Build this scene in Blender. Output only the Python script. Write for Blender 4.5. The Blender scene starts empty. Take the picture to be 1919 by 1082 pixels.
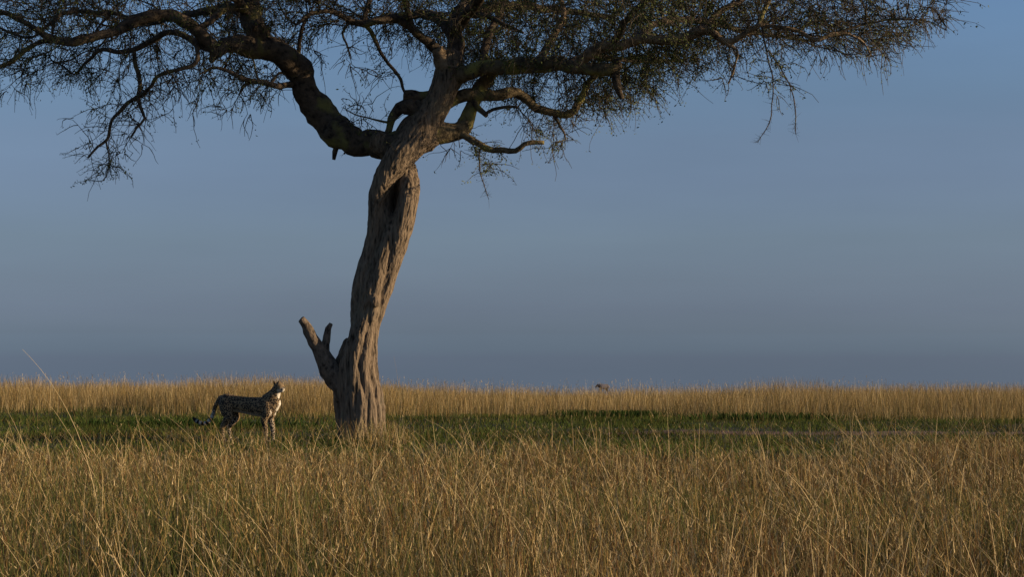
import bpy, bmesh, math, random
import numpy as np
from mathutils import Vector, noise as mnoise, Matrix

random.seed(11)
rng = np.random.default_rng(11)
R = math.radians
scene = bpy.context.scene
col = scene.collection

# ------------------------------------------------------------------ camera
W, H = 1919.0, 1082.0
F = 3450.0            # focal length in photograph pixels
HOR = 665.0           # row of the eye level
EYE = 1.435           # eye height in metres
DT = 30.0             # distance of the tree
cam_d = bpy.data.cameras.new("camera")
cam = bpy.data.objects.new("camera", cam_d)
col.objects.link(cam)
cam.location = (0, 0, EYE)
cam.rotation_euler = (R(90), 0, 0)
cam_d.sensor_width = 36
cam_d.lens = 36 * F / W
cam_d.shift_y = (HOR - H / 2) / W
cam_d.clip_start = 0.1
cam_d.clip_end = 20000
scene.camera = cam

# ------------------------------------------------------------------ sky, sun
SUN_EL, SUN_TH = 12.0, 6.0     # elevation; how far the sun stands to the camera's side of due right
sun_dir = Vector((math.cos(R(SUN_EL)) * math.cos(R(SUN_TH)),
                  -math.cos(R(SUN_EL)) * math.sin(R(SUN_TH)), math.sin(R(SUN_EL))))
world = bpy.data.worlds.new("World")
scene.world = world
world.use_nodes = True
nt = world.node_tree
for n in list(nt.nodes):
    nt.nodes.remove(n)
N = nt.nodes.new
L = nt.links.new
out = N('ShaderNodeOutputWorld')
bg = N('ShaderNodeBackground')
bg.inputs['Strength'].default_value = 0.08
sky = N('ShaderNodeTexSky')
sky.sky_type = 'NISHITA'
sky.sun_disc = False
sky.sun_elevation = R(SUN_EL)
sky.sun_rotation = math.atan2(sun_dir.x, sun_dir.y)
sky.air_density = 1.0
sky.dust_density = 0.6
sky.ozone_density = 2.0
tc = N('ShaderNodeTexCoord')
sep = N('ShaderNodeSeparateXYZ')
L(tc.outputs['Generated'], sep.inputs[0])
mx = N('ShaderNodeMath'); mx.operation = 'MAXIMUM'; mx.inputs[1].default_value = 0.012
L(sep.outputs['Z'], mx.inputs[0])
cmb = N('ShaderNodeCombineXYZ')
L(sep.outputs['X'], cmb.inputs[0]); L(sep.outputs['Y'], cmb.inputs[1]); L(mx.outputs[0], cmb.inputs[2])
L(cmb.outputs[0], sky.inputs['Vector'])
# tint by height above the horizon: the dull blue-grey morning haze low in the sky
mr = N('ShaderNodeMapRange')
mr.inputs['From Min'].default_value = -0.03; mr.inputs['From Max'].default_value = 0.22
L(sep.outputs['Z'], mr.inputs['Value'])
ramp = N('ShaderNodeValToRGB')
ramp.color_ramp.interpolation = 'LINEAR'
SKY_RAMP = [(0.0, (0.3132, 0.449, 1.0387)), (0.0807, (0.3132, 0.449, 1.0387)), (0.1121, (0.3291, 0.4644, 1.072)), (0.1312, (0.3527, 0.5161, 1.154)), (0.1593, (0.3782, 0.55, 1.2236)), (0.2154, (0.3828, 0.5027, 1.0707)), (0.2827, (0.4179, 0.5059, 0.9428)), (0.3721, (0.4776, 0.5397, 0.8597)), (0.4944, (0.552, 0.5788, 0.8571)), (0.5828, (0.6098, 0.6273, 0.8656)), (0.6813, (0.6497, 0.7011, 0.9236)), (0.7681, (0.6891, 0.7562, 0.9848)), (0.8325, (0.7263752038735006, 0.8187110348743694, 1.0649399175433525)), (1.0, (0.7263752038735006, 0.8187110348743694, 1.0649399175433525))]
els = ramp.color_ramp.elements
els[0].position = SKY_RAMP[0][0]; els[0].color = (*SKY_RAMP[0][1], 1)
els[1].position = SKY_RAMP[-1][0]; els[1].color = (*SKY_RAMP[-1][1], 1)
for p, c in SKY_RAMP[1:-1]:
    e = els.new(p); e.color = (*c, 1)
L(mr.outputs[0], ramp.inputs[0])
mulc = N('ShaderNodeMix'); mulc.data_type = 'RGBA'; mulc.blend_type = 'MULTIPLY'
mulc.inputs['Factor'].default_value = 1.0
L(sky.outputs[0], mulc.inputs['A']); L(ramp.outputs[0], mulc.inputs['B'])
# faint uneven veils in the haze
smap = N('ShaderNodeMapping'); smap.inputs['Scale'].default_value = (2.2, 2.2, 13)
L(tc.outputs['Generated'], smap.inputs[0])
snz = N('ShaderNodeTexNoise'); snz.inputs['Scale'].default_value = 1.6; snz.inputs['Detail'].default_value = 4
L(smap.outputs[0], snz.inputs['Vector'])
srg = N('ShaderNodeMapRange'); srg.inputs['From Min'].default_value = .3; srg.inputs['From Max'].default_value = .7
srg.inputs['To Min'].default_value = .945; srg.inputs['To Max'].default_value = 1.055
L(snz.outputs[0], srg.inputs['Value'])
veil = N('ShaderNodeVectorMath'); veil.operation = 'SCALE'
L(mulc.outputs['Result'], veil.inputs[0]); L(srg.outputs[0], veil.inputs['Scale'])
L(veil.outputs[0], bg.inputs['Color'])
L(bg.outputs[0], out.inputs['Surface'])

sd = bpy.data.lights.new("sun", 'SUN')
sd.energy = 4.5
sd.angle = R(0.6)
sd.color = (1.0, 0.80, 0.55)
sun = bpy.data.objects.new("sun", sd)
sun.rotation_euler = (-sun_dir).to_track_quat('-Z', 'Y').to_euler()
sun.location = (40, -20, 30)
col.objects.link(sun)

vs = scene.view_settings
vs.view_transform = 'Standard'
vs.look = 'None'
vs.gamma = 1
vs.use_curve_mapping = False
vs.exposure = 0.5
scene.render.engine = 'CYCLES'
scene.cycles.max_bounces = 6
scene.cycles.diffuse_bounces = 3
scene.cycles.transmission_bounces = 3


# ------------------------------------------------------------------ helpers
def tag(o, label=None, cat=None, group=None, kind=None):
    for k, v in (('label', label), ('category', cat), ('group', group), ('kind', kind)):
        if v:
            o[k] = v
    return o


def link(name, me, mat=None, parent=None):
    o = bpy.data.objects.new(name, me)
    me.name = name
    if mat:
        me.materials.append(mat)
    col.objects.link(o)
    if parent:
        o.parent = parent
        o.matrix_parent_inverse = parent.matrix_basis.inverted()
    return o


def mesh_np(name, verts, faces_flat, sizes, smooth=True, cols=None, attr='col'):
    """fast mesh from numpy arrays; faces_flat = flat loop indices, sizes = loops per face (int or array)"""
    me = bpy.data.meshes.new(name)
    verts = np.ascontiguousarray(verts, dtype=np.float32).reshape(-1, 3)
    faces_flat = np.ascontiguousarray(faces_flat, dtype=np.int32).ravel()
    if np.isscalar(sizes):
        n = len(faces_flat) // sizes
        starts = np.arange(n, dtype=np.int32) * sizes
    else:
        sizes = np.asarray(sizes, dtype=np.int32)
        n = len(sizes)
        starts = np.concatenate([[0], np.cumsum(sizes)[:-1]]).astype(np.int32)
    me.vertices.add(len(verts)); me.vertices.foreach_set('co', verts.ravel())
    me.loops.add(len(faces_flat)); me.loops.foreach_set('vertex_index', faces_flat)
    me.polygons.add(n); me.polygons.foreach_set('loop_start', starts)
    me.update(calc_edges=True)
    if smooth:
        me.polygons.foreach_set('use_smooth', np.ones(n, dtype=bool))
    if cols is not None:
        a = me.color_attributes.new(attr, 'FLOAT_COLOR', 'POINT')
        c = np.ones((len(verts), 4), dtype=np.float32); c[:, :3] = cols.reshape(-1, 3)
        a.data.foreach_set('color', c.ravel())
    me.validate()
    return me


def P(px, py, dy=0.0):
    """a point that far (DT + dy) away that the eye sees at photograph pixel px, py"""
    D = DT + dy
    return np.array([(px - W / 2) * D / F, D, EYE - (py - HOR) * D / F])


def catmull(pts, step):
    pts = np.asarray(pts, float)
    if len(pts) == 2:
        n = max(2, int(np.linalg.norm(pts[1, :3] - pts[0, :3]) / step) + 1)
        t = np.linspace(0, 1, n)[:, None]
        return pts[0] * (1 - t) + pts[1] * t
    ext = np.vstack([2 * pts[0] - pts[1], pts, 2 * pts[-1] - pts[-2]])
    res = []
    for i in range(1, len(ext) - 2):
        p0, p1, p2, p3 = ext[i - 1:i + 3]
        n = max(1, int(np.linalg.norm(p2[:3] - p1[:3]) / step))
        for k in range(n):
            t = k / n
            res.append(0.5 * (2 * p1 + (p2 - p0) * t + (2 * p0 - 5 * p1 + 4 * p2 - p3) * t * t
                              + (3 * p1 - p0 - 3 * p2 + p3) * t ** 3))
    res.append(pts[-1])
    return np.array(res)


def tube(path, rad, sides=10, cap=True, blunt=False):
    """tube along path (n,3) with radii (n,), rounded ends; returns verts, quads(list of tuples)"""
    path = np.asarray(path, float); rad = np.asarray(rad, float)
    n = len(path)
    tan = np.gradient(path, axis=0)
    tan /= np.linalg.norm(tan, axis=1)[:, None] + 1e-9
    up = np.array([0.0, 1.0, 0.0]) if abs(tan[0][1]) < 0.9 else np.array([1.0, 0, 0])
    u = np.cross(up, tan[0]); u /= np.linalg.norm(u)
    if cap:    # rounded ends
        rows = []
        for f, s in ((0.95, 0.30), (0.6, 0.80)):
            rows.append((path[0] - tan[0] * rad[0] * f, rad[0] * s, tan[0]))
        for i in range(n):
            rows.append((path[i], rad[i], tan[i]))
        for f, s in (((0.6, 0.80), (0.95, 0.30)) if not blunt else ((0.10, 0.90), (-0.15, 0.55))):
            rows.append((path[-1] + tan[-1] * rad[-1] * f, rad[-1] * s, tan[-1]))
    else:
        rows = [(path[i], rad[i], tan[i]) for i in range(n)]
    vs_, fs_ = [], []
    ang = np.linspace(0, 2 * np.pi, sides, endpoint=False)
    ca, sa = np.cos(ang)[:, None], np.sin(ang)[:, None]
    for (c, r, t) in rows:
        u = u - t * np.dot(u, t); u /= np.linalg.norm(u) + 1e-9
        v = np.cross(t, u)
        ring = c + (u * ca + v * sa) * r
        vs_.append(ring)
    m = len(rows)
    verts = np.vstack(vs_)
    for i in range(m - 1):
        a = i * sides; b = a + sides
        for k in range(sides):
            k2 = (k + 1) % sides
            fs_.append((a + k, a + k2, b + k2, b + k))
    fs_.append(tuple(range(sides - 1, -1, -1)))
    fs_.append(tuple((m - 1) * sides + k for k in range(sides)))
    return verts, fs_


def fuse(name, chains, voxel, smooth_it=4):
    """union of tapered chains [(pts(n,3), radii)] into one continuous skin (voxel remesh)"""
    V, Fc = [], []
    off = 0
    for pts, rr, sides in chains:
        v, f = tube(pts, rr, sides)
        V.append(v); Fc += [tuple(i + off for i in q) for q in f]; off += len(v)
    me = bpy.data.meshes.new(name + '_raw')
    me.from_pydata(np.vstack(V).tolist(), [], Fc)
    o = bpy.data.objects.new(name + '_raw', me)
    col.objects.link(o)
    m = o.modifiers.new('r', 'REMESH'); m.mode = 'VOXEL'; m.voxel_size = voxel
    if smooth_it:
        s = o.modifiers.new('s', 'SMOOTH'); s.iterations = smooth_it; s.factor = 0.5
    dg = bpy.context.evaluated_depsgraph_get()
    res = bpy.data.meshes.new_from_object(o.evaluated_get(dg))
    bpy.data.objects.remove(o); bpy.data.meshes.remove(me)
    res.polygons.foreach_set('use_smooth', np.ones(len(res.polygons), dtype=bool))
    return res


def get_co(me):
    a = np.empty(len(me.vertices) * 3, dtype=np.float32); me.vertices.foreach_get('co', a)
    return a.reshape(-1, 3)


def get_no(me):
    a = np.empty(len(me.vertices) * 3, dtype=np.float32)
    me.vertex_normals.foreach_get('vector', a)
    return a.reshape(-1, 3)


def set_co(me, co):
    me.vertices.foreach_set('co', np.ascontiguousarray(co, dtype=np.float32).ravel()); me.update()


def smoothstep(a, b, x):
    t = np.clip((x - a) / (b - a), 0, 1)
    return t * t * (3 - 2 * t)


_tab = np.random.default_rng(5).random((256, 256))


def vnoise(x, y, s=1.0, seed=0):
    """2-D value noise, 0..1"""
    x = np.asarray(x) * s + 31.7 * seed + 1000; y = np.asarray(y) * s + 17.3 * seed + 1000
    xi = np.floor(x).astype(int); yi = np.floor(y).astype(int)
    fx = x - xi; fy = y - yi
    fx = fx * fx * (3 - 2 * fx); fy = fy * fy * (3 - 2 * fy)
    g = lambda a, b: _tab[a % 256, b % 256]
    return (g(xi, yi) * (1 - fx) + g(xi + 1, yi) * fx) * (1 - fy) + (g(xi, yi + 1) * (1 - fx) + g(xi + 1, yi + 1) * fx) * fy


def fbm(x, y, s=1.0, seed=0, octv=3):
    r = 0; a = 0.55; t = 0
    for k in range(octv):
        r = r + a * vnoise(x, y, s * 2 ** k, seed + k); t += a; a *= 0.5
    return r / t


def ground_z(x, d):
    x = np.asarray(x, float); d = np.asarray(d, float)
    z = -0.020 * np.clip(d - 50, 0, 170) - 0.05 * np.clip(d - 220, 0, None)
    z = z - (0.20 * smoothstep(-8, 1, x) + .04 * smoothstep(8, 13, x) - .06) * smoothstep(37, 50, d) * (1 - smoothstep(120, 300, d))
    return z + (fbm(x, d, 0.35, 3) - 0.5) * 0.06 * (1 - smoothstep(150, 400, d))


# ------------------------------------------------------------------ materials
def mat(name):
    m = bpy.data.materials.new(name); m.use_nodes = True
    t = m.node_tree
    b = t.nodes['Principled BSDF']
    b.inputs['Specular IOR Level'].default_value = 0.15
    b.inputs['Roughness'].default_value = 0.85
    return m, t, b


def node(t, kind, **kw):
    n = t.nodes.new(kind)
    for k, v in kw.items():
        setattr(n, k, v)
    return n


def cramp(t, stops):
    r = t.nodes.new('ShaderNodeValToRGB')
    e = r.color_ramp.elements
    e[0].position, e[0].color = stops[0][0], (*stops[0][1], 1)
    e[1].position, e[1].color = stops[-1][0], (*stops[-1][1], 1)
    for p, c in stops[1:-1]:
        q = e.new(p); q.color = (*c, 1)
    return r


def mixc(t, fac, a, b):
    m = t.nodes.new('ShaderNodeMix'); m.data_type = 'RGBA'
    if isinstance(fac, (int, float)): m.inputs['Factor'].default_value = fac
    else: t.links.new(fac, m.inputs['Factor'])
    for key, v in (('A', a), ('B', b)):
        if isinstance(v, tuple): m.inputs[key].default_value = (*v, 1)
        else: t.links.new(v, m.inputs[key])
    return m.outputs['Result']


def bark_material(name, base, dark, lichen, lich_lo, stretch):
    m, t, b = mat(name)
    tcn = node(t, 'ShaderNodeTexCoord')
    mp = node(t, 'ShaderNodeMapping'); mp.inputs['Scale'].default_value = stretch
    t.links.new(tcn.outputs['Object'], mp.inputs[0])
    n1 = node(t, 'ShaderNodeTexNoise'); n1.inputs['Scale'].default_value = 6; n1.inputs['Detail'].default_value = 6
    n1.inputs['Roughness'].default_value = 0.65
    t.links.new(mp.outputs[0], n1.inputs['Vector'])
    cr = cramp(t, [(0.35, dark), (0.47, base), (0.66, tuple(min(1, c * 1.6) for c in base))])
    t.links.new(n1.outputs[0], cr.inputs[0])
    n2 = node(t, 'ShaderNodeTexNoise'); n2.inputs['Scale'].default_value = 2.3; n2.inputs['Detail'].default_value = 5
    t.links.new(tcn.outputs['Object'], n2.inputs['Vector'])
    lr = cramp(t, [(lich_lo, (0, 0, 0)), (lich_lo + 0.12, (1, 1, 1))])
    t.links.new(n2.outputs[0], lr.inputs[0])
    c2 = mixc(t, lr.outputs[0], cr.outputs[0], lichen)
    t.links.new(c2, b.inputs['Base Color'])
    bp = node(t, 'ShaderNodeBump'); bp.inputs['Strength'].default_value = 1.0; bp.inputs['Distance'].default_value = 0.05
    t.links.new(n1.outputs[0], bp.inputs['Height'])
    t.links.new(bp.outputs[0], b.inputs['Normal'])
    b.inputs['Roughness'].default_value = 0.9
    return m


M_TRUNK = bark_material('trunk_bark', (0.172, 0.123, 0.078), (0.026, 0.019, 0.012), (0.21, 0.165, 0.105), 0.60, (4.2, 4.2, 0.50))
M_LIMB = bark_material('limb_bark', (0.085, 0.062, 0.041), (0.028, 0.021, 0.015), (0.20, 0.175, 0.055), 0.56, (1.6, 1.6, 1.6))  # base colour darkened to carry the crown's shade on the limbs
M_LICHEN = bark_material('lichen_bark', (0.125, 0.092, 0.050), (0.040, 0.030, 0.018), (0.30, 0.26, 0.075), 0.52, (1.6, 1.6, 1.6))
M_STUB = bark_material('weathered_wood', (0.135, 0.098, 0.066), (0.035, 0.026, 0.019), (0.20, 0.16, 0.11), 0.62, (2.2, 2.2, 1.4))
M_SUNLIT = bark_material('sunlit_bark', (0.22, 0.15, 0.085), (0.07, 0.045, 0.026), (0.18, 0.15, 0.06), 0.60, (1.4, 1.4, 1.4))  # brighter bark: sunlight put into the colour of the lit limbs


def simple(name, c1, c2, scale=8.0, rough=0.85):
    m, t, b = mat(name)
    tcn = node(t, 'ShaderNodeTexCoord')
    n1 = node(t, 'ShaderNodeTexNoise'); n1.inputs['Scale'].default_value = scale; n1.inputs['Detail'].default_value = 4
    t.links.new(tcn.outputs['Object'], n1.inputs['Vector'])
    cr = cramp(t, [(0.35, c1), (0.65, c2)])
    t.links.new(n1.outputs[0], cr.inputs[0])
    t.links.new(cr.outputs[0], b.inputs['Base Color'])
    b.inputs['Roughness'].default_value = rough
    return m


M_TWIG = simple('twig_bark', (0.035, 0.027, 0.018), (0.085, 0.066, 0.042), 3.0)
M_LEAF = simple('acacia_leaf', (0.040, 0.055, 0.014), (0.125, 0.135, 0.034), 2.0, 0.7)


def grass_material(name, transl=0.22):
    m = bpy.data.materials.new(name); m.use_nodes = True
    t = m.node_tree
    for n in list(t.nodes):
        t.nodes.remove(n)
    o = node(t, 'ShaderNodeOutputMaterial')
    at = node(t, 'ShaderNodeAttribute'); at.attribute_name = 'col'
    d = node(t, 'ShaderNodeBsdfDiffuse'); tr = node(t, 'ShaderNodeBsdfTranslucent')
    mx_ = node(t, 'ShaderNodeMixShader'); mx_.inputs[0].default_value = transl
    t.links.new(at.outputs['Color'], d.inputs['Color']); t.links.new(at.outputs['Color'], tr.inputs['Color'])
    t.links.new(d.outputs[0], mx_.inputs[1]); t.links.new(tr.outputs[0], mx_.inputs[2])
    t.links.new(mx_.outputs[0], o.inputs['Surface'])
    return m


M_GRASS = grass_material('dry_grass')
M_TURF = grass_material('short_green_grass')


def ground_material():
    m, t, b = mat('ground_soil')
    tcn = node(t, 'ShaderNodeTexCoord')
    n1 = node(t, 'ShaderNodeTexNoise'); n1.inputs['Scale'].default_value = 0.45; n1.inputs['Detail'].default_value = 7
    n1.inputs['Roughness'].default_value = 0.62
    t.links.new(tcn.outputs['Object'], n1.inputs['Vector'])
    cr = cramp(t, [(0.34, (0.024, 0.028, 0.011)), (0.52, (0.042, 0.050, 0.017)), (0.70, (0.075, 0.060, 0.030))])
    t.links.new(n1.outputs[0], cr.inputs[0])
    n2 = node(t, 'ShaderNodeTexNoise'); n2.inputs['Scale'].default_value = 9; n2.inputs['Detail'].default_value = 5
    t.links.new(tcn.outputs['Object'], n2.inputs['Vector'])
    c = mixc(t, 0.35, cr.outputs[0], (0.06, 0.045, 0.03))
    t.links.new(c, b.inputs['Base Color'])
    bp = node(t, 'ShaderNodeBump'); bp.inputs['Strength'].default_value = 0.8; bp.inputs['Distance'].default_value = 0.06
    t.links.new(n2.outputs[0], bp.inputs['Height']); t.links.new(bp.outputs[0], b.inputs['Normal'])
    b.inputs['Roughness'].default_value = 0.95
    return m


M_GROUND = ground_material()
M_PATH = simple('bare_earth', (0.12, 0.066, 0.044), (0.19, 0.108, 0.072), 2.5, 0.95)


# ------------------------------------------------------------------ ground
def build_ground():
    ds = np.concatenate([np.linspace(-60, 4, 12), np.linspace(6, 70, 129), np.geomspace(73, 9000, 46)])
    us = np.sign(np.linspace(-1, 1, 121)) * np.abs(np.linspace(-1, 1, 121)) ** 1.6
    xs = np.outer(np.maximum(40, np.abs(ds) * 1.4), us)
    dd = np.repeat(ds[:, None], len(us), 1)
    z = ground_z(xs, dd)
    v = np.stack([xs, dd, z], -1).reshape(-1, 3)
    n, m_ = len(ds), len(us)
    i = np.arange((n - 1))[:, None] * m_ + np.arange(m_ - 1)[None]
    f = np.stack([i, i + 1, i + 1 + m_, i + m_], -1).reshape(-1)
    o = link('ground', mesh_np('ground', v, f, 4), M_GROUND)
    tag(o, kind='structure')


build_ground()


def path_edges(x):
    """near and far edge distance of the bare earth track at x"""
    c = 33.3 + 0.05 * (x - 2) + (fbm(x, x * 0, 0.5, 9) - 0.5) * 1.8
    w = 0.85 * smoothstep(1.2, 3.0, x) * (0.65 + 0.8 * fbm(x, x * 0 + 7, 1.1, 4))
    return c - w, c + w


def build_path():
    xs = np.linspace(1.25, 16, 170)
    a, b = path_edges(xs)
    a = a + (vnoise(xs, xs * 0, 5, 2) - .5) * .25; b = b + (vnoise(xs, xs * 0, 5, 6) - .5) * .25
    k = 7
    t = np.linspace(0, 1, k)[None]
    dd = a[:, None] * (1 - t) + b[:, None] * t
    xx = np.repeat(xs[:, None], k, 1)
    # the visible ground is a grid: keep clear of it
    z = ground_z(xx, dd) + 0.014
    z[:, 0] -= 0.03; z[:, -1] -= 0.03
    v = np.stack([xx, dd, z], -1).reshape(-1, 3)
    i = np.arange(len(xs) - 1)[:, None] * k + np.arange(k - 1)[None]
    f = np.stack([i, i + k, i + k + 1, i + 1], -1).reshape(-1)
    o = link('path', mesh_np('path', v, f, 4), M_PATH)
    tag(o, kind='structure')


build_path()

# ------------------------------------------------------------------ the acacia
tree = bpy.data.objects.new('acacia_tree', None)
TB = P(677, 830)
tree.location = TB.tolist()
col.objects.link(tree)
tag(tree, 'large flat topped acacia with leaning twisted trunk standing beside the cheetah', 'tree')


def finish_bark(me, amp, seed=0.0):
    co = get_co(me).astype(float); no = get_no(me)
    d = np.empty(len(co))
    # the grain follows the lean of the stem
    lean = np.array([P(a_, b_)[[0, 2]] for a_, b_ in ((677, 850), (675, 650), (692, 560), (716, 480), (735, 390), (740, 320), (768, 272), (806, 215), (836, 155), (846, 100))])
    src = co.copy()
    src[:, 0] -= np.interp(co[:, 2], lean[:, 1], lean[:, 0])
    for i, c in enumerate(src):
        d[i] = (mnoise.noise((c[0] * 17 + seed, c[1] * 17, c[2] * 2.0)) * 0.6
                + mnoise.noise((c[0] * 46, c[1] * 46 + seed, c[2] * 5.5)) * 0.5
                + mnoise.noise((c[0] * 4, c[1] * 4, c[2] * 3 + seed)) * 0.5)
    set_co(me, co + no * (d * amp)[:, None])


def chain_px(pts, step=0.05):
    """[(px, py, width_px, dy)] -> smooth path and radii in metres"""
    a = []
    for p in pts:
        dy = p[3] if len(p) > 3 else 0
        q = P(p[0], p[1], dy)
        a.append([*q, p[2] / 2 * (DT + dy) / F])
    c = catmull(a, step)
    return c[:, :3], np.maximum(c[:, 3], 0.002)


def build_trunk():
    ch = []
    # core, from the foot to the fork
    core = [(678, 850, 56, 0), (677, 815, 52, 0), (672, 770, 52, 0), (668, 725, 56, 0), (669, 690, 56, 0), (675, 650, 50, 0), (686, 600, 52, 0), (692, 560, 60, 0),
            (700, 530, 60, 0.0), (707, 505, 58, 0.02), (716, 480, 56, 0.03), (724, 455, 58, 0.05), (731, 425, 62, 0.06), (735, 390, 64, 0.12), (738, 350, 60, 0.14), (745, 315, 54, 0.05), (752, 285, 60, 0)]
    p, r = chain_px(core); ch.append((p, r, 20))
    # strand that climbs the left edge, then sweeps to the right and becomes the stem
    A = [(664, 640, 10, .02), (668, 590, 22, -.04), (675, 545, 30, -.06), (686, 505, 34, -.06), (699, 460, 32, -.06), (704, 425, 30, -.08), (705, 390, 28, -.12), (710, 360, 34, -.17), (724, 330, 44, -.20), (745, 300, 54, -.20), (768, 272, 60, -.14), (788, 247, 62, -.08),
         (806, 215, 56, -.04), (824, 185, 52, -.02), (836, 155, 54, 0), (843, 130, 52, 0), (846, 112, 44, 0)]
    p, r = chain_px(A); ch.append((p, r, 18))
    # strand up the right edge that folds in behind the stem
    B = [(698, 660, 8, .0), (708, 600, 18, -.03), (716, 560, 26, -.05), (726, 525, 32, -.06), (739, 475, 38, -.10), (751, 430, 44, -.13), (760, 390, 45, -.15), (765, 355, 44, -.13), (764, 328, 38, -.06), (758, 306, 36, .03), (740, 285, 44, .06), (715, 268, 46, .05)]
    p, r = chain_px(B); ch.append((p, r, 16))
    # thin strand down the middle below the hollow
    p, r = chain_px([(733, 425, 20, -.16), (724, 455, 22, -.2), (714, 500, 22, -.22), (706, 545, 18, -.20), (698, 600, 10, -.20)]); ch.append((p, r, 10))
    # crotch under the lichened limb
    p, r = chain_px([(775, 275, 40, -.02), (800, 258, 50, 0), (826, 245, 36, 0.03)]); ch.append((p, r, 14))
    p, r = chain_px([(752, 285, 50, 0), (757, 262, 44, .08), (772, 240, 44, .06), (795, 222, 44, .02)]); ch.append((p, r, 14))
    # knot below a fallen branch
    p, r = chain_px([(700, 556, 20, -.20), (703, 568, 17, -.27)]); ch.append((p, r, 10))
    # the roots' flutes up the lower trunk: (x foot, x mid, x top, width, dy)
    def edge_lr(y):
        ys = [560, 600, 640, 660, 700, 740, 780, 820, 845]
        return (np.interp(y, ys, [658, 649, 634, 628, 620, 624, 629, 630, 628]), np.interp(y, ys, [725, 721, 714, 711, 711, 718, 722, 725, 728]))
    # (place round the trunk at the foot and higher up: -1 left edge .. 1 right edge; top row; width; front or back)
    fl = [(-1, -.95, 640, 17, 1), (-.80, -.72, 668, 17, 1), (-.56, -.60, 610, 20, 1), (-.30, -.22, 700, 16, 1), (-.05, .02, 585, 21, 1), (.22, .12, 690, 15, 1),
          (.45, .50, 600, 19, 1), (.66, .58, 720, 16, 1), (.85, .82, 640, 16, 1), (1, .96, 610, 15, 1),
          (-.8, -.8, 640, 18, -1), (-.4, -.4, 640, 20, -1), (0, 0, 620, 20, -1), (.4, .4, 640, 20, -1), (.8, .8, 640, 18, -1)]
    for (u0, u1, yt, w, sgn) in fl:
        q = []
        ys = np.linspace(848, yt, 8)
        for i_, y_ in enumerate(ys):
            t_ = i_ / 7
            u_ = u0 * (1 - t_) + u1 * t_ + random.uniform(-.05, .05) * (0 < i_ < 7)
            l_, r_ = edge_lr(y_); ww = w * (1.25 - .4 * t_) * random.uniform(.9, 1.1)
            hw = (r_ - l_) / 2 - ww / 2
            th = math.asin(max(-1, min(1, u_)))
            shrink = 1 - .30 * smoothstep(.7, 1, t_)
            q.append(((l_ + r_) / 2 + hw * math.sin(th) * shrink, y_, ww, -sgn * hw / 115 * math.cos(th) * shrink))
        p, r = chain_px(q); ch.append((p, r, 10))
    me = fuse('trunk', ch, 0.0135, 2)
    co = get_co(me).astype(float); no = get_no(me)
    # the hollow
    c = P(737, 380, -0.26)
    dx = (co[:, 0] - c[0]); dz = (co[:, 2] - c[2])
    dx = dx - dz * 0.12
    g = np.exp(-((dx / 0.075) ** 2 + (dz / 0.22) ** 2)) * (no[:, 1] < 0.15)
    g2 = np.exp(-((dx / 0.06) ** 2 + ((dz - .12) / 0.14) ** 2)) * (no[:, 1] < 0.15)
    co[:, 1] += g * 0.26 + g2 * 0.08
    set_co(me, co)
    finish_bark(me, 0.026)
    o = link('trunk', me, M_TRUNK, tree)
    return o


build_trunk()

limb_nodes = []     # (point, radius) where finer branches may start


def limb(pts, m=None, name='limb', grow=True, lump=0.16, step=None, broken=False):
    w0 = max(p[2] for p in pts)
    p, r = chain_px(pts, 0.07)
    rm = r.max()
    # a living branch is never smooth: wander and swell
    for i in range(len(p)):
        s = mnoise.noise_vector(Vector(p[i] * 2.1 + 3.3))
        p[i] += np.array(s) * r[i] * 0.5 + np.array(mnoise.noise_vector(Vector(p[i] * 5.5))) * min(.022, .6 * r[i] + .008)
        r[i] *= 1 + 0.18 * mnoise.noise(Vector(p[i] * 4.3))
    sides = 16 if rm > 0.08 else (10 if rm > 0.03 else 7)
    v, f = tube(p, r, sides, blunt=(name == 'branch_stub'))
    me = bpy.data.meshes.new(name)
    me.from_pydata(v.tolist(), [], f)
    me.polygons.foreach_set('use_smooth', np.ones(len(me.polygons), dtype=bool))
    me.update()
    co = get_co(me).astype(float); no = get_no(me)
    # local radius ~ nearest path node
    idx = np.concatenate([np.repeat(0, 2 * sides), np.repeat(np.arange(len(p)), sides), np.repeat(len(p) - 1, 2 * sides)])[:len(co)]
    d = np.array([mnoise.noise(Vector(c * 7.0)) * 0.6 + mnoise.noise(Vector(c * 19.0)) * 0.5 for c in co])
    set_co(me, co + no * (d * r[idx] * lump)[:, None])
    o = link(name, me, m or M_LIMB, tree)
    if grow:
        for q, rr in zip(p[1:], r[1:]):
            limb_nodes.append((q, rr))
    elif rm < .03:
        for q, rr in zip(p[1:], r[1:]):
            limb_nodes.append((q, .03))
    return o


# big left limb and what it carries
limb([(752, 284, 58, .05), (735, 276, 58, .10), (700, 261, 50, .22), (660, 257, 52, .32), (627, 240, 58, .40), (598, 204, 56, .42), (576, 165, 52, .36), (553, 128, 50, .2), (521, 100, 45, -.1), (478, 85, 42, -.4), (432, 82, 32, -.7), (408, 92, 28, -.82), (396, 112, 12, -.85)], grow=True)
limb([(405, 98, 26, -.85), (390, 84, 26, -.9), (376, 64, 25, -1.0), (349, 41, 24, -1.1), (316, 28, 22, -1.2), (276, 29, 22, -1.3), (243, 44, 22, -1.3), (222, 58, 18, -1.4), (186, 65, 17, -1.5), (143, 77, 17, -1.6), (96, 70, 15, -1.6), (66, 53, 11, -1.7), (27, 31, 10, -1.7), (-20, 16, 9, -1.8), (-90, -5, 6, -1.9)])
limb([(100, 72, 11, -1.6), (78, 78, 10, -1.6), (60, 87, 9, -1.5), (33, 106, 9, -1.5), (0, 123, 8, -1.5), (-50, 130, 6, -1.4)])
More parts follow.
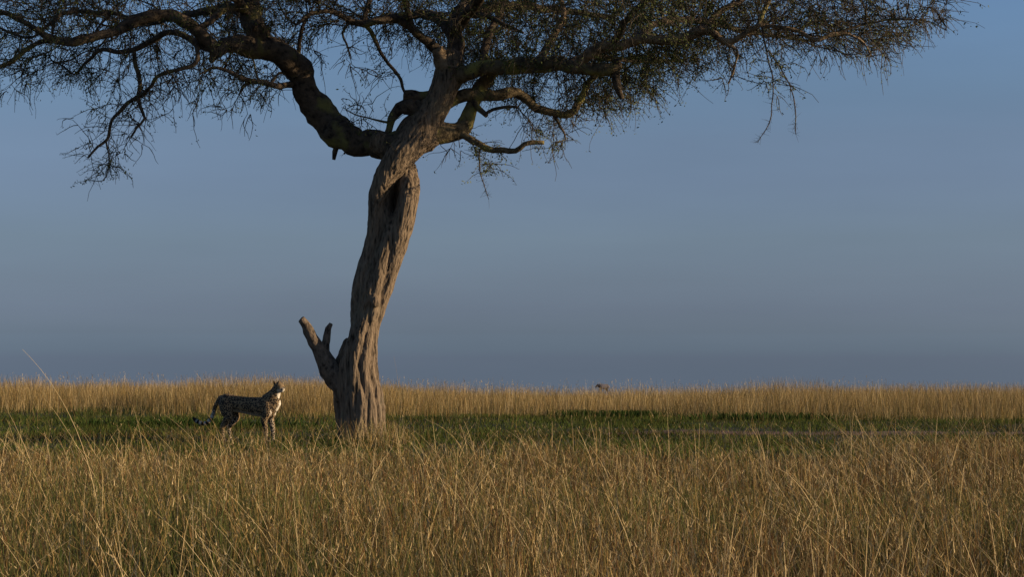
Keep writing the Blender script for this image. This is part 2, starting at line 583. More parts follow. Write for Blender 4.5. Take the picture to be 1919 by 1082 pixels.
limb([(388, 92, 14, -.9), (366, 82, 13, -.8), (336, 64, 12, -.7), (310, 61, 11, -.6), (286, 76, 11, -.6), (253, 93, 10, -.5), (226, 96, 9, -.5), (193, 93, 8, -.4), (166, 113, 6, -.4), (140, 140, 4, -.3)])
limb([(252, 92, 8, -.5), (254, 123, 9, -.5), (261, 150, 9, -.5), (260, 176, 8, -.5), (263, 200, 6, -.5), (271, 222, 5, -.5), (256, 240, 4, -.5), (245, 256, 4, -.5)])
limb([(369, 84, 9, -.9), (368, 116, 8, -1), (346, 128, 8, -1), (300, 140, 7, -.9), (280, 163, 7, -.7), (260, 181, 8, -.5), (233, 198, 7, -.4), (210, 226, 6, -.3), (201, 260, 6, -.3), (183, 275, 5, -.3), (166, 293, 4, -.3)])
limb([(200, 266, 4, -.3), (204, 290, 3, -.3), (203, 318, 2, -.3), (192, 338, 2, -.3), (166, 338, 1.2, -.3)], grow=False)
limb([(245, 40, 9, -1.3), (222, 26, 8, -1.2), (186, 23, 8, -1.1), (150, 21, 8, -1.0), (116, 26, 8, -1.0), (96, 41, 7, -.9), (84, 53, 6, -.9), (60, 70, 4, -.8)])
limb([(116, 26, 6, -1.0), (102, 42, 6, -1.1), (97, 62, 6, -1.1)], grow=False)
limb([(205, 28, 6, -1.1), (194, 40, 5, -1.1), (180, 57, 4, -1.2)], grow=False)
limb([(502, 92, 40, -.2), (482, 58, 44, -.35), (470, 25, 42, -.3), (462, -10, 36, -.1), (440, -60, 24, .2)])
limb([(470, 20, 18, -.3), (430, 12, 14, -.6), (400, 34, 13, -.9), (372, 54, 12, -1.0)])
limb([(558, 158, 14, .25), (532, 160, 12, .0), (513, 160, 11, -.7), (483, 153, 10, -.8), (460, 150, 9, -.9), (438, 139, 7, -1), (418, 130, 6, -1), (396, 126, 5, -1.1), (374, 138, 3, -1.2)])
limb([(470, 153, 7, -.8), (456, 164, 6, -.8), (448, 176, 4, -.8)])
limb([(540, 140, 6, .1), (524, 137, 5, -.1), (508, 158, 5, -.6)], grow=False)
limb([(485, 152, 5, -.8), (478, 130, 4, -.8), (474, 112, 3, -.8)], grow=False)
limb([(632, 266, 10, .38), (628, 285, 10, .38), (625, 300, 6, .38)], name='branch_stub', grow=False)
limb([(654, 276, 6, .32), (643, 288, 3, .32)], name='branch_stub', grow=False)
limb([(555, 120, 10, .15), (560, 80, 8, .1), (568, 50, 7, 0), (582, 20, 6, .2)])
# stem top and the branch that goes up to the left from it
limb([(840, 135, 46, 0), (832, 112, 30, -.05), (820, 94, 22, -.1)], m=M_SUNLIT, name='branch_stub', grow=False)
limb([(840, 120, 24, .05), (812, 86, 20, .0), (789, 70, 17, -.2), (766, 50, 16, -.4), (742, 34, 15, -.5), (712, 36, 14, -.6), (683, 44, 13, -.7), (653, 38, 11, -.8), (630, 24, 9, -1), (604, 21, 8, -1.1), (578, 28, 7, -1.2), (555, 45, 5, -1.3)])
limb([(758, 172, 5, -.1), (750, 150, 6, -.2), (741, 133, 6, -.2), (726, 119, 6, -.3), (709, 90, 7, -.5), (693, 58, 8, -.6), (680, 44, 8, -.7)])
limb([(655, 40, 6, -.8), (642, 62, 5, -.8), (650, 82, 4, -.8), (656, 108, 3, -.8)])
limb([(680, 42, 12, -.7), (690, 10, 10, -.6), (700, -30, 8, -.4)])
limb([(770, 52, 14, -.4), (765, 15, 12, -.6), (750, -40, 9, -.9)])
# broken limbs beside the stem
limb([(838, 178, 26, .03), (812, 180, 22, -.02), (785, 181, 20, -.06), (768, 180, 22, -.08), (756, 177, 20, -.1)], name='branch_stub', grow=False, m=M_LIMB)
limb([(812, 220, 46, .02), (796, 212, 40, 0), (775, 204, 36, -.02), (757, 201, 32, -.05), (744, 203, 26, -.06), (736, 214, 18, -.06), (731, 232, 13, -.05), (726, 254, 13, -.02)], name='branch_stub', grow=False)
limb([(728, 228, 5, -.05), (712, 226, 4, -.1), (690, 222, 3, -.1), (665, 214, 2.5, -.2), (648, 205, 1.5, -.3)])
# right side
limb([(838, 160, 40, 0), (862, 138, 34, -.1), (900, 127, 28, -.25), (943, 124, 30, -.4), (1000, 123, 30, -.6), (1053, 123, 24, -.75), (1100, 126, 23, -.9), (1136, 130, 24, -1), (1156, 128, 18, -1)], m=M_LICHEN)
limb([(1078, 126, 20, -.85), (1090, 112, 23, -.9), (1110, 96, 23, -1), (1142, 84, 22, -1.1), (1165, 84, 20, -1.2), (1186, 79, 19, -1.2), (1210, 73, 19, -1.3), (1250, 73, 20, -1.4), (1285, 67, 19, -1.5), (1313, 58, 17, -1.6), (1341, 64, 13, -1.6), (1358, 78, 10, -1.6), (1380, 95, 5, -1.6), (1376, 125, 4, -1.6), (1365, 155, 3, -1.6)], m=M_SUNLIT)
limb([(1155, 120, 18, -1), (1153, 146, 16, -1), (1159, 172, 14, -1), (1166, 186, 8, -1)], name='branch_stub', m=M_LIMB)
limb([(1345, 70, 11, -1.6), (1368, 77, 12, -1.6), (1396, 64, 12, -1.7), (1421, 49, 10, -1.8), (1440, 49, 8, -1.8), (1473, 54, 8, -1.9), (1501, 59, 8, -1.9), (1528, 75, 8, -2), (1553, 65, 8, -2), (1581, 61, 7, -2), (1602, 66, 5, -2), (1620, 80, 4, -2), (1632, 105, 2, -2)], m=M_SUNLIT)
limb([(1570, 60, 6, -2), (1616, 46, 5, -2), (1668, 36, 4, -2), (1705, 36, 3, -2), (1740, 40, 2, -2), (1772, 56, 1.5, -2)])
limb([(1421, 49, 9, -1.8), (1432, 20, 9, -1.7), (1450, -20, 8, -1.6)])
limb([(1300, 62, 14, -1.5), (1340, 30, 12, -1.2), (1380, 5, 11, -1), (1420, -20, 9, -.8)])
limb([(1428, 52, 4, -1.8), (1438, 105, 3, -1.8), (1449, 153, 2.4, -1.8), (1447, 195, 2, -1.8), (1443, 227, 2, -1.8), (1421, 266, 1.2, -1.8)], grow=False)
limb([(1440, 95, 3, -1.8), (1466, 132, 2.6, -1.8), (1480, 160, 2.2, -1.8), (1490, 202, 2, -1.8), (1491, 251, 1.4, -1.8)], grow=False)
limb([(836, 195, 26, .1), (870, 176, 24, .1), (900, 180, 22, .15), (933, 177, 21, .2), (960, 171, 20, .3), (983, 186, 17, .35), (1006, 203, 15, .4), (1033, 211, 14, .4), (1060, 214, 14, .4), (1076, 208, 14, .4), (1089, 186, 13, .4), (1104, 156, 12, .4), (1125, 130, 10, .5)], m=M_LICHEN)
limb([(1036, 212, 8, .4), (1045, 228, 6, .4), (1055, 246, 4, .4), (1060, 262, 2.5, .4)])
limb([(812, 250, 40, .02), (840, 245, 36, .06), (864, 238, 32, .1), (878, 212, 27, .15), (892, 180, 25, .2), (908, 154, 24, .2), (925, 130, 22, 0)], m=M_LICHEN)
limb([(850, 246, 20, .06), (875, 258, 15, .0), (900, 269, 12, -.05), (926, 281, 11, -.1), (945, 281, 11, -.1), (966, 283, 11, -.15), (983, 270, 9, -.2), (1000, 266, 9, -.2), (1018, 266, 8, -.2)], m=M_LICHEN, name='branch_stub', grow=False)
limb([(888, 190, 12, .1), (899, 204, 11, .05), (912, 218, 9, .0)], name='branch_stub', grow=False)
limb([(908, 214, 6, .0), (925, 205, 6, .0), (945, 199, 6, -.05), (970, 200, 5, -.1)])
limb([(901, 276, 4, 0), (898, 300, 3, 0), (902, 330, 2.2, 0), (916, 374, 1.2, 0)], grow=False)
limb([(1002, 122, 18, -.6), (1016, 100, 15, -.5), (1040, 60, 13, -.3), (1056, 30, 12, -.1), (1052, 0, 10, 0), (1060, -40, 8, .2)], m=M_SUNLIT)
limb([(905, 124, 18, -.2), (908, 95, 16, .1), (916, 66, 15, .3), (935, 30, 13, .6), (950, -20, 10, .9)])
limb([(846, 125, 40, 0), (856, 95, 34, .15), (850, 60, 30, .25), (858, 30, 28, .4), (875, 5, 24, .6), (900, -40, 18, .9)])
limb([(858, 34, 13, .35), (885, 28, 12, .2), (916, 31, 11, 0), (946, 47, 8, -.2), (980, 60, 5, -.4)])
# limbs that reach towards the camera and away, so that the crown has depth
for (pts) in ([(850, 60, 26, .2), (880, 20, 22, -.6), (930, -40, 18, -1.6), (1000, -90, 12, -2.8), (1080, -130, 8, -3.8)],
              [(858, 40, 26, .4), (880, 20, 22, 1.2), (960, 10, 18, 2.2), (1060, 20, 13, 3.2), (1150, 30, 8, 4.2)],
              [(850, 60, 22, .3), (810, 30, 18, 1.2), (750, 30, 14, 2.2), (690, 40, 10, 3.4)],
              [(1180, 80, 16, -1.2), (1240, 40, 14, -.4), (1320, 40, 11, .6), (1400, 60, 8, 1.6), (1480, 70, 5, 2.2)],
              [(1150, 84, 16, -1.1), (1180, 30, 13, -1.8), (1240, -20, 10, -2.6), (1300, -60, 7, -3.2)],
              [(1056, 126, 16, -.75), (1100, 105, 14, 0), (1150, 110, 11, 1), (1210, 115, 8, 2), (1280, 115, 5, 2.8)],
              [(475, 50, 22, -.5), (440, 15, 18, .4), (380, 20, 14, 1.4), (300, 40, 10, 2.4), (220, 50, 6, 3.2)],
              [(470, 30, 20, -.3), (400, -30, 16, -1.4), (300, -60, 12, -2.4), (180, -80, 8, -3.2)]):
    limb(pts)
# broken forked stub low on the trunk
limb([(662, 768, 40, -.02), (645, 736, 46, -.03), (626, 704, 42, -.05), (607, 672, 33, -.08), (595, 651, 26, -.12), (584, 632, 23, -.16), (571, 613, 20, -.2), (561, 598, 15, -.22)], m=M_STUB, name='branch_stub', grow=False, lump=.32)
limb([(606, 664, 18, -.08), (610, 646, 16, -.07), (613, 630, 14, -.05), (617, 617, 11, -.03), (621, 609, 7, -.02)], m=M_STUB, name='branch_stub', grow=False, lump=.32)


# ---- finer branches: space colonisation of the crown volume
LOWP = np.array([(-300, 90), (-100, 150), (0, 170), (60, 165), (120, 160), (200, 215), (300, 165), (420, 165), (480, 160), (540, 85), (600, 35), (660, 45), (720, 75), (790, 100), (820, 110), (880, 165), (960, 200), (1050, 222), (1150, 205), (1230, 185), (1300, 130), (1380, 105), (1450, 95), (1520, 75), (1600, 95), (1680, 90), (1740, 65), (1800, 45)], float)
TOPP = np.array([(-300, -40), (0, -110), (400, -150), (900, -170), (1300, -130), (1500, -80), (1650, -30), (1740, 5), (1800, 42)], float)


def crown_points(n):
    res = []
    while len(res) < n:
        k = 4000
        px = rng.uniform(-260, 1752, k)
        half = 4.6 * np.sqrt(np.clip(1 - ((px - 840) / 1150) ** 2, 0.02, 1))
        dy = rng.uniform(-1, 1, k) * half
        low = np.interp(px, LOWP[:, 0], LOWP[:, 1]) - 95 * (dy / 4.6) ** 2 * (np.abs(dy) > 0.5)
        top = np.interp(px, TOPP[:, 0], TOPP[:, 1])
        u = rng.random(k) ** 1.0
        py = low + (top - low) * u
        # denser to the right of the stem, loose on the left and round the gap
        dens = np.interp(px, [-300, 500, 560, 640, 740, 820, 1000, 1250, 1400, 1800], [.34, .40, .38, .38, .6, 1, 1, 1, .72, .62])
        dens = dens * np.interp((py - top) / (low - top + 1e-3), [0, .6, .85, 1], [1, 1, .75, .45])
        cl = fbm(px / 115, dy + py / 80, 1.3, 21)
        dens = dens * (0.18 + 1.4 * smoothstep(.38, .62, cl))
        dens = dens * np.where((dy < -1.0) & (py > 0), .55, 1)
        keep = rng.random(k) < dens
        for a, b, c in zip(px[keep], py[keep], dy[keep]):
            # same height whatever the depth: trace at the trunk's distance, then move in depth
            q = P(a, b, 0); q[1] += c
            res.append(q)
    return np.array(res[:n])


ATT = crown_points(12200)
# the twigs round the hanging branches
for (cx_, cy_, rr_, dyc, k_) in ((205, 245, 55, -.3, 110), (195, 300, 26, -.3, 30), (262, 215, 25, -.5, 25), (440, 190, 38, -.8, 60), (470, 140, 40, -.8, 40), (690, 212, 36, -.2, 45),
                                 (1055, 240, 34, .4, 40), (905, 285, 30, 0, 26), (1010, 235, 30, .3, 30), (1440, 120, 34, -1.8, 40), (1375, 130, 24, -1.6, 20), (655, 85, 28, -.8, 30), (725, 125, 28, -.3, 26), (330, 165, 40, -.7, 50), (1640, 100, 30, -2, 40)):
    q_ = np.array([P(cx_ + rng.normal(0, rr_ * .6), cy_ + rng.normal(0, rr_ * .6), dyc + rng.normal(0, .3)) for _ in range(k_)])
    ATT = np.vstack([ATT, q_])
nodes = [p for p, r in limb_nodes if r < 0.24]
nrad0 = [r for p, r in limb_nodes if r < 0.24]
n_seed = len(nodes)
nodes = np.array(nodes); parent = [-1] * n_seed
STEP, INFL, KILL = 0.13, 1.6, 0.20


def grow():
    global nodes, parent
    A = ATT.copy()
    nd = np.full(len(A), 1e9); ni = np.zeros(len(A), int)
    def upd(start):
        new = nodes[start:]
        for s in range(0, len(new), 400):
            blk = new[s:s + 400]
            d = np.linalg.norm(A[:, None, :] - blk[None], axis=2)
            j = d.argmin(1); m_ = d[np.arange(len(A)), j]
            b = m_ < nd
            nd[b] = m_[b]; ni[b] = start + s + j[b]
    upd(0)
    for it in range(70):
        keep = nd > KILL
        A, nd, ni = A[keep], nd[keep], ni[keep]
        act = nd < (INFL if it < 50 else 3.0)
        if not act.any():
            break
        idx = ni[act]
        dirs = (A[act] - nodes[idx]) / nd[act][:, None]
        uniq, inv = np.unique(idx, return_inverse=True)
        acc = np.zeros((len(uniq), 3)); np.add.at(acc, inv, dirs)
        nrm = np.linalg.norm(acc, axis=1)
        ok = nrm > 1e-3
        uniq, acc, nrm = uniq[ok], acc[ok], nrm[ok]
        dv = acc / nrm[:, None] + rng.normal(0, 0.28, (len(uniq), 3))
        dv /= np.linalg.norm(dv, axis=1)[:, None]
        newp = nodes[uniq] + dv * STEP
        s0 = len(nodes)
        nodes = np.vstack([nodes, newp]); parent += uniq.tolist()
        upd(s0)
        if len(nodes) > 40000:
            break


grow()
parent = np.array(parent)
nn = len(nodes)
kids = [[] for _ in range(nn)]
for i in range(n_seed, nn):
    kids[parent[i]].append(i)
# pipe model radii
EXP = 2.35
acc = np.zeros(nn)
rad = np.zeros(nn)
for i in range(nn - 1, n_seed - 1, -1):
    a = acc[i] if kids[i] else 0.0042 ** EXP
    rad[i] = min(a ** (1 / EXP), 0.055)
    if parent[i] >= n_seed:
        acc[parent[i]] += a
# chains of the fine branches
Vb, Fb, off = [], [], 0
Vs, Fs, Szs = [], [], []
for i in range(nn):
    cont = None
    ks = kids[i]
    if not ks:
        continue
    ks = sorted(ks, key=lambda k: -rad[k])
    starts = ks if i < n_seed else ks[1:]
    for k in starts:
        pth = [i, k]
        while kids[pth[-1]]:
            pth.append(max(kids[pth[-1]], key=lambda q: rad[q]))
        pp = nodes[pth].copy()
        rr = rad[pth].copy(); rr[0] = rr[1] * 1.05
        if len(pp) > 2:
            pp[1:-1] = pp[1:-1] * 0.5 + 0.25 * (pp[:-2] + pp[2:])
        v, f = tube(pp, rr, 5 if rr[0] > .012 else 4, cap=False)
        Vb.append(v); Fb += [tuple(q + off for q in g) for g in f]; off += len(v)
me = bpy.data.meshes.new('branches')
me.from_pydata(np.vstack(Vb).tolist(), [], Fb)
me.polygons.foreach_set('use_smooth', np.ones(len(me.polygons), dtype=bool))
o = link('branches', me, M_TWIG, tree)
o['kind'] = 'stuff'


# ---- hanging zigzag twigs, thorns and leaflets (vectorised)
def tubes_vec(paths, radii, sides=3):
    n, k, _ = paths.shape
    tan = np.gradient(paths, axis=1)
    tan /= np.linalg.norm(tan, axis=2, keepdims=True) + 1e-9
    ref = np.array([0.31, 0.9, 0.3])
    u = np.cross(tan, ref); u /= np.linalg.norm(u, axis=2, keepdims=True) + 1e-9
    v = np.cross(tan, u)
    ang = np.arange(sides) * 2 * np.pi / sides
    ring = paths[:, :, None, :] + (u[:, :, None, :] * np.cos(ang)[None, None, :, None] + v[:, :, None, :] * np.sin(ang)[None, None, :, None]) * radii[:, :, None, None]
    verts = ring.reshape(-1, 3)
    base = (np.arange(n)[:, None, None] * k + np.arange(k - 1)[None, :, None]) * sides + np.arange(sides)[None, None, :]
    nxt = (np.arange(n)[:, None, None] * k + np.arange(k - 1)[None, :, None]) * sides + ((np.arange(sides) + 1) % sides)[None, None, :]
    f = np.stack([base, nxt, nxt + sides, base + sides], -1).reshape(-1)
    return verts, f


fine = np.arange(n_seed, nn)
fine = fine[rad[fine] < 0.02]
tdir = nodes[fine] - nodes[parent[fine]]
tdir /= np.linalg.norm(tdir, axis=1)[:, None] + 1e-9
REP = 18500
pick = rng.integers(0, len(fine), REP)
# tips get more
start = nodes[fine[pick]]
d0 = tdir[pick] + rng.normal(0, .75, (REP, 3))
outw = start - np.array([P(850, 60)[0], DT, 0]); outw[:, 2] = 0
outw /= np.linalg.norm(outw, axis=1)[:, None] + 1e-6
d0 = d0 + outw * 0.45 + np.array([0, 0, -0.25])
d0 /= np.linalg.norm(d0, axis=1)[:, None]
K = 6
ln = rng.gamma(3.0, 0.085, REP) + 0.10
ln = np.clip(ln, .1, .8)
pth = [start]
d = d0
for k in range(K - 1):
    d = d + np.array([0, 0, -0.12]) + rng.normal(0, .22, (REP, 3))
    d /= np.linalg.norm(d, axis=1)[:, None]
    pth.append(pth[-1] + d * (ln / (K - 1))[:, None])
paths = np.stack(pth, 1)
rr = np.linspace(0.0068, 0.0030, K)[None] * rng.uniform(.8, 1.25, (REP, 1))
v1, f1 = tubes_vec(paths, rr)
# short side shoots / paired thorns
S = 36000
pi = rng.integers(0, REP, S); kk = rng.integers(1, K, S)
b = paths[pi, kk]
dd_ = rng.normal(0, 1, (S, 3)); dd_ /= np.linalg.norm(dd_, axis=1)[:, None]
sl = rng.uniform(.02, .075, S)
sp = np.stack([b, b + dd_ * sl[:, None]], 1)
thin = [(q, r_) for q, r_ in limb_nodes if r_ < .032]
tq = np.array([q for q, _ in thin]); k_ = rng.integers(0, len(tq), 1500)
d2 = rng.normal(0, 1, (1500, 3)); d2[:, 2] -= .3; d2 /= np.linalg.norm(d2, axis=1)[:, None]
sp = np.concatenate([sp, np.stack([tq[k_], tq[k_] + d2 * rng.uniform(.03, .16, 1500)[:, None]], 1)]); S = len(sp)
v2, f2 = tubes_vec(sp, np.tile(np.array([[.0028, .001]]), (S, 1)))
o = link('twigs', mesh_np('twigs', np.vstack([v1, v2]), np.concatenate([f1, f2 + len(v1)]), 4), M_TWIG, tree)
o['kind'] = 'stuff'


def leaves(centres, n_each, spread, size, name):
    M = len(centres)
    c = np.repeat(centres, n_each, 0) + rng.normal(0, spread, (M * n_each, 3))
    n = len(c)
    a = rng.normal(0, 1, (n, 3)); a[:, 2] -= .4; a /= np.linalg.norm(a, axis=1)[:, None]
    b_ = np.cross(a, rng.normal(0, 1, (n, 3))); b_ /= np.linalg.norm(b_, axis=1)[:, None]
    L_ = rng.uniform(.6, 1.4, n)[:, None] * size
    w_ = L_ * rng.uniform(.28, .45, n)[:, None]
    v = np.stack([c, c + a * L_ * .5 + b_ * w_ * .5, c + a * L_, c + a * L_ * .5 - b_ * w_ * .5], 1).reshape(-1, 3)
    f = np.arange(n * 4)
    o_ = link(name, mesh_np(name, v, f, 4, smooth=False), M_LEAF, tree)
    o_['kind'] = 'stuff'


pxs = paths[:, :, 0] * F / DT + W / 2
pl = np.interp(pxs[:, 0], [0, 500, 640, 820, 1000, 1320, 1450, 1800], [.42, .40, .25, .6, .85, .9, .5, .35])
clump = .20 + 1.25 * smoothstep(.40, .60, fbm(paths[:, :, 0], paths[:, :, 2] * 1.6 + paths[:, :, 1] * .5, 1.4, 44))
sel = rng.random((REP, K)) < pl[:, None] * clump * np.linspace(1, .6, K)[None]
cen = paths[sel]
leaves(cen, 4, 0.034, 0.043, 'foliage')


# ------------------------------------------------------------------ grass
def blades(base, hgt, tip, width, cbase, ctip, segs=3, bow=1.8, sag=0.0, twist=None):
    """ribbons: base (n,3), vertical rise, horizontal tip offset (n,2), width; colours at foot and tip"""
    n = len(base)
    t = np.linspace(0, 1, segs + 1)
    tt = t[None, :, None]
    bowv = bow if np.ndim(bow) == 0 else bow[:, None]
    c = np.zeros((n, segs + 1, 3))
    tb = t[None] ** bowv
    c[:, :, 0] = base[:, 0:1] + tip[:, 0:1] * tb
    c[:, :, 1] = base[:, 1:2] + tip[:, 1:2] * tb
    sg = sag if np.ndim(sag) == 0 else sag[:, None]
    c[:, :, 2] = base[:, 2:3] + hgt[:, None] * (t[None] - sg * t[None] ** 3)
    a = rng.uniform(0, np.pi, n)
    side = np.stack([np.cos(a), np.sin(a), np.zeros(n)], 1)
    wv = width[:, None] * (1 - 0.72 * t[None] ** 1.5) * 0.5
    off_ = side[:, None, :] * wv[:, :, None]
    v = np.stack([c - off_, c + off_], 2)              # n, segs+1, 2, 3
    colr = cbase[:, None, :] * (1 - tt) + ctip[:, None, :] * tt
    colr = np.repeat(colr[:, :, None, :], 2, 2)
    i = (np.arange(n)[:, None] * (segs + 1) + np.arange(segs)[None]) * 2
    f = np.stack([i, i + 1, i + 3, i + 2], -1).reshape(-1)
    return v.reshape(-1, 3), f, colr.reshape(-1, 3), c


class Acc:
    def __init__(self): self.v, self.f, self.c, self.o = [], [], [], 0
    def add(self, v, f, c):
        self.v.append(v); self.f.append(f + self.o); self.c.append(c); self.o += len(v)
    def build(self, name, m):
        return link(name, mesh_np(name, np.vstack(self.v), np.concatenate(self.f), 4, smooth=False, cols=np.vstack(self.c)), m)


PAL = {'straw': (0.60, 0.435, 0.215), 'gold': (0.35, 0.225, 0.080), 'brown': (0.170, 0.094, 0.038), 'red': (0.19, 0.085, 0.038),
       'green': (0.085, 0.110, 0.028), 'olive': (0.15, 0.135, 0.046), 'grey': (0.22, 0.17, 0.10), 'dark': (0.07, 0.046, 0.025)}
PAL = {k: np.array(v) for k, v in PAL.items()}


def colours(n, weights, jitter=.22):
    ks = list(weights)
    w = np.array([weights[k] for k in ks], float); w /= w.sum()
    ch = rng.choice(len(ks), n, p=w)
    c = np.array([PAL[k] for k in ks])[ch]
    return np.clip(c * rng.uniform(1 - jitter, 1 + jitter, (n, 1)), 0, .8)


def scatter(n, d0, d1, power, margin=1.12):
    """points on the ground inside the wedge the camera sees and a bit beyond; power<1 packs the near end"""
    u = rng.random(n)
    e = power
    d = (d0 ** e + (d1 ** e - d0 ** e) * u) ** (1 / e)
    half = d * (W / 2 / F) * margin + 0.6
    x = rng.uniform(-1, 1, n) * half
    return x, d


def edge_front(x):
    """how far the tall foreground grass reaches at each x"""
    return 22.2 + 2.2 * (fbm(x, x * 0, .45, 40) - .5) * 2 + 1.2 * (vnoise(x, x * 0, 2.1, 41) - .5) + 3.0 * smoothstep(3.6, 5.6, x) + .6 * smoothstep(-3, -6, x) - .8 * np.exp(-((x + 2.6) / 1.2) ** 2) - 1.7 * smoothstep(.8, 2.0, x) * (1 - smoothstep(3.4, 4.6, x))


def tall_grass():
    A = Acc()
    # -- green and brown leaves at the foot of the stems
    x, d = scatter(56000, 5.0, 27, 0.9)
    k = d < edge_front(x) + rng.normal(.3, .6, len(x)); x, d = x[k], d[k]
    n = len(x); g = fbm(x, d, .5, 50)
    base = np.stack([x, d, ground_z(x, d)], 1)
    h = rng.uniform(.12, .40, n) * (0.7 + .6 * g)
    ang = rng.uniform(0, 2 * np.pi, n); sp = h * rng.uniform(.1, .7, n)
    c = colours(n, dict(green=3.5, olive=3, brown=2.6, grey=1, red=.6, dark=1.6))
    gg = smoothstep(.38, .58, fbm(x, d, .33, 61) + .16 * smoothstep(12.5, 7.5, d))[:, None]
    c = c * (1 - gg * .65) + PAL['green'] * rng.uniform(.7, 1.3, (n, 1)) * gg * .65
    v, f, cc, _ = blades(base, h, np.stack([np.cos(ang) * sp, np.sin(ang) * sp], 1), rng.uniform(.004, .008, n) * (.7 + d / 22), c * .8, c, 3, 1.7, rng.uniform(0, .35, n))
    A.add(v, f, cc)
    # -- stems, in tussocks
    x, d = scatter(100000, 5.0, 27, 0.8)
    tx = rng.normal(0, .065, len(x)); td = rng.normal(0, .065, len(x))
    cell = .36
    cx = (np.floor(x / cell) + .5 + (_tab[(np.floor(x / cell).astype(int)) % 256, (np.floor(d / cell).astype(int)) % 256] - .5)) * cell
    cd = (np.floor(d / cell) + .5 + (_tab[(np.floor(d / cell).astype(int) + 77) % 256, (np.floor(x / cell).astype(int)) % 256] - .5)) * cell
    cl = rng.random(len(x)) < .70
    x = np.where(cl, cx + tx, x); d = np.where(cl, cd + td, d)
    ef = edge_front(x)
    dens = fbm(x, d, .6, 70)
    k = (d < ef + rng.normal(-.2, .7, len(x))) & (rng.random(len(x)) < (.12 + 1.9 * (dens - .12)) * (.68 + .32 * smoothstep(7.5, 12, d))); x, d, ef, dens = x[k], d[k], ef[k], dens[k]
    n = len(x)
    base = np.stack([x, d, ground_z(x, d)], 1)
    hb = (.27 + .36 * fbm(x, d, .42, 80)) * (.72 + .56 * fbm(x, d, 1.5, 5))
    h = hb * rng.uniform(.62, 1.28, n) * (1 - .45 * smoothstep(-6.5, .3, d - ef))
    lean = rng.normal(0, .16, (n, 2)) * h[:, None] + np.array([-.04, 0]) * h[:, None]
    big = rng.random(n) < .10
    lean[big] += rng.normal(0, .34, (big.sum(), 2)) * h[big][:, None]
    far = smoothstep(20, 25, d)
    tone = fbm(x, d, .3, 91) + .20 * smoothstep(12.5, 7.5, d) + .06 * smoothstep(-1, -3, x) * smoothstep(14, 8, d)
    c = colours(n, dict(straw=1.9, gold=2.4, brown=3.8, red=1.6, olive=2.6, grey=1, dark=2.0))
    c2 = colours(n, dict(green=1.6, olive=2.4, gold=1))
    k2 = rng.random(n) < np.clip(smoothstep(.46, .66, tone) * .75 + .10, 0, 1)
    c[k2] = c2[k2]
    foot = c * .5 + PAL['olive'] * .45  # olive green stem feet, mixed stronger to darken the grass low down
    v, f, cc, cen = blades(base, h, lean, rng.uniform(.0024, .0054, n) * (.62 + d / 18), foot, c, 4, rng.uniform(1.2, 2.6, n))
    A.add(v, f, cc)
    # -- straggling tufts that run out on to the turf, and the tussock at the foot of the trunk
    xs_, ds_ = scatter(30000, 21, 43, 1.2)
    e_ = edge_front(xs_)
    a_, b_ = path_edges(np.clip(xs_, 1.3, None))
    kk_ = ~((xs_ > 1.3) & (ds_ > a_ - .2) & (ds_ < b_ + .2)) & (ds_ > e_ - .3) & (rng.random(30000) < smoothstep(.50, .68, fbm(xs_, ds_ * .8, .75, 120)) * (.12 + .88 * np.exp(-(ds_ - e_) / 2.0) + .35 * smoothstep(40, 43, ds_)))
    xs_, ds_ = xs_[kk_], ds_[kk_]
    hs_ = rng.uniform(.10, .30, len(xs_))
    nb = 620
    xb = rng.normal(P(722, 830)[0] * .97, .30, nb); db = rng.uniform(27.2, 29.3, nb); hb_ = rng.uniform(.16, .46, nb)
    nc = 260
    xc = rng.uniform(-5.2, -3.2, nc); dc = rng.uniform(26.0, 28.9, nc); hc = rng.uniform(.12, .34, nc)
    xs_, ds_, hs_ = np.concatenate([xs_, xb, xc]), np.concatenate([ds_, db, dc]), np.concatenate([hs_, hb_, hc])
    ns_ = len(xs_)
    cs_ = colours(ns_, dict(straw=1.5, gold=3, olive=3, brown=1.5, green=1.5))
    v, f, cc, _ = blades(np.stack([xs_, ds_, ground_z(xs_, ds_)], 1), hs_, rng.normal(0, .22, (ns_, 2)) * hs_[:, None], rng.uniform(.004, .009, ns_), cs_ * .8, cs_, 3, 1.7)
    A.add(v, f, cc)
    # -- seed heads: little drooping spikelets on top of the stems
    m_ = rng.random(n) < .30
    tipp = cen[m_][:, -1, :]; top2 = cen[m_][:, -2, :]
    nm = len(tipp)
    for q in range(4):
        fr = rng.uniform(-.1, .8, nm)[:, None]
        b = tipp * (1 - fr) + top2 * fr
        hh = rng.uniform(-.015, .055, nm)
        tp = rng.normal(0, .016, (nm, 2))
        ch = colours(nm, dict(red=1.4, brown=2.4, gold=3, straw=2.6))
        v, f, cc, _ = blades(b, hh, tp, rng.uniform(.0025, .0055, nm) * (.7 + d[m_] / 22), ch, ch, 1, 1.0)
        A.add(v, f, cc)
    # -- long pale stalks that rise out of the rest, many leaning to the left
    x, d = scatter(3400, 6.0, 26, 1.0)
    k = d < edge_front(x) + .3; x, d = x[k], d[k]; n = len(x)
    base = np.stack([x, d, ground_z(x, d)], 1)
    h = rng.uniform(.50, .92, n) * (.80 + .3 * fbm(x, d, .4, 12)) * (1 - .10 * smoothstep(14, 22, d))
    lean = np.stack([rng.normal(-.10, .27, n), rng.normal(0, .2, n)], 1)
    c = colours(n, dict(straw=5, gold=2, olive=.8))
    v, f, cc, cen = blades(base, h, lean, rng.uniform(.0032, .0056, n) * (.7 + d / 22), c * .85, c, 7, rng.uniform(1.3, 2.6, n), rng.uniform(0, .2, n))
    A.add(v, f, cc)
    tipp, top2 = cen[:, -1], cen[:, -2]
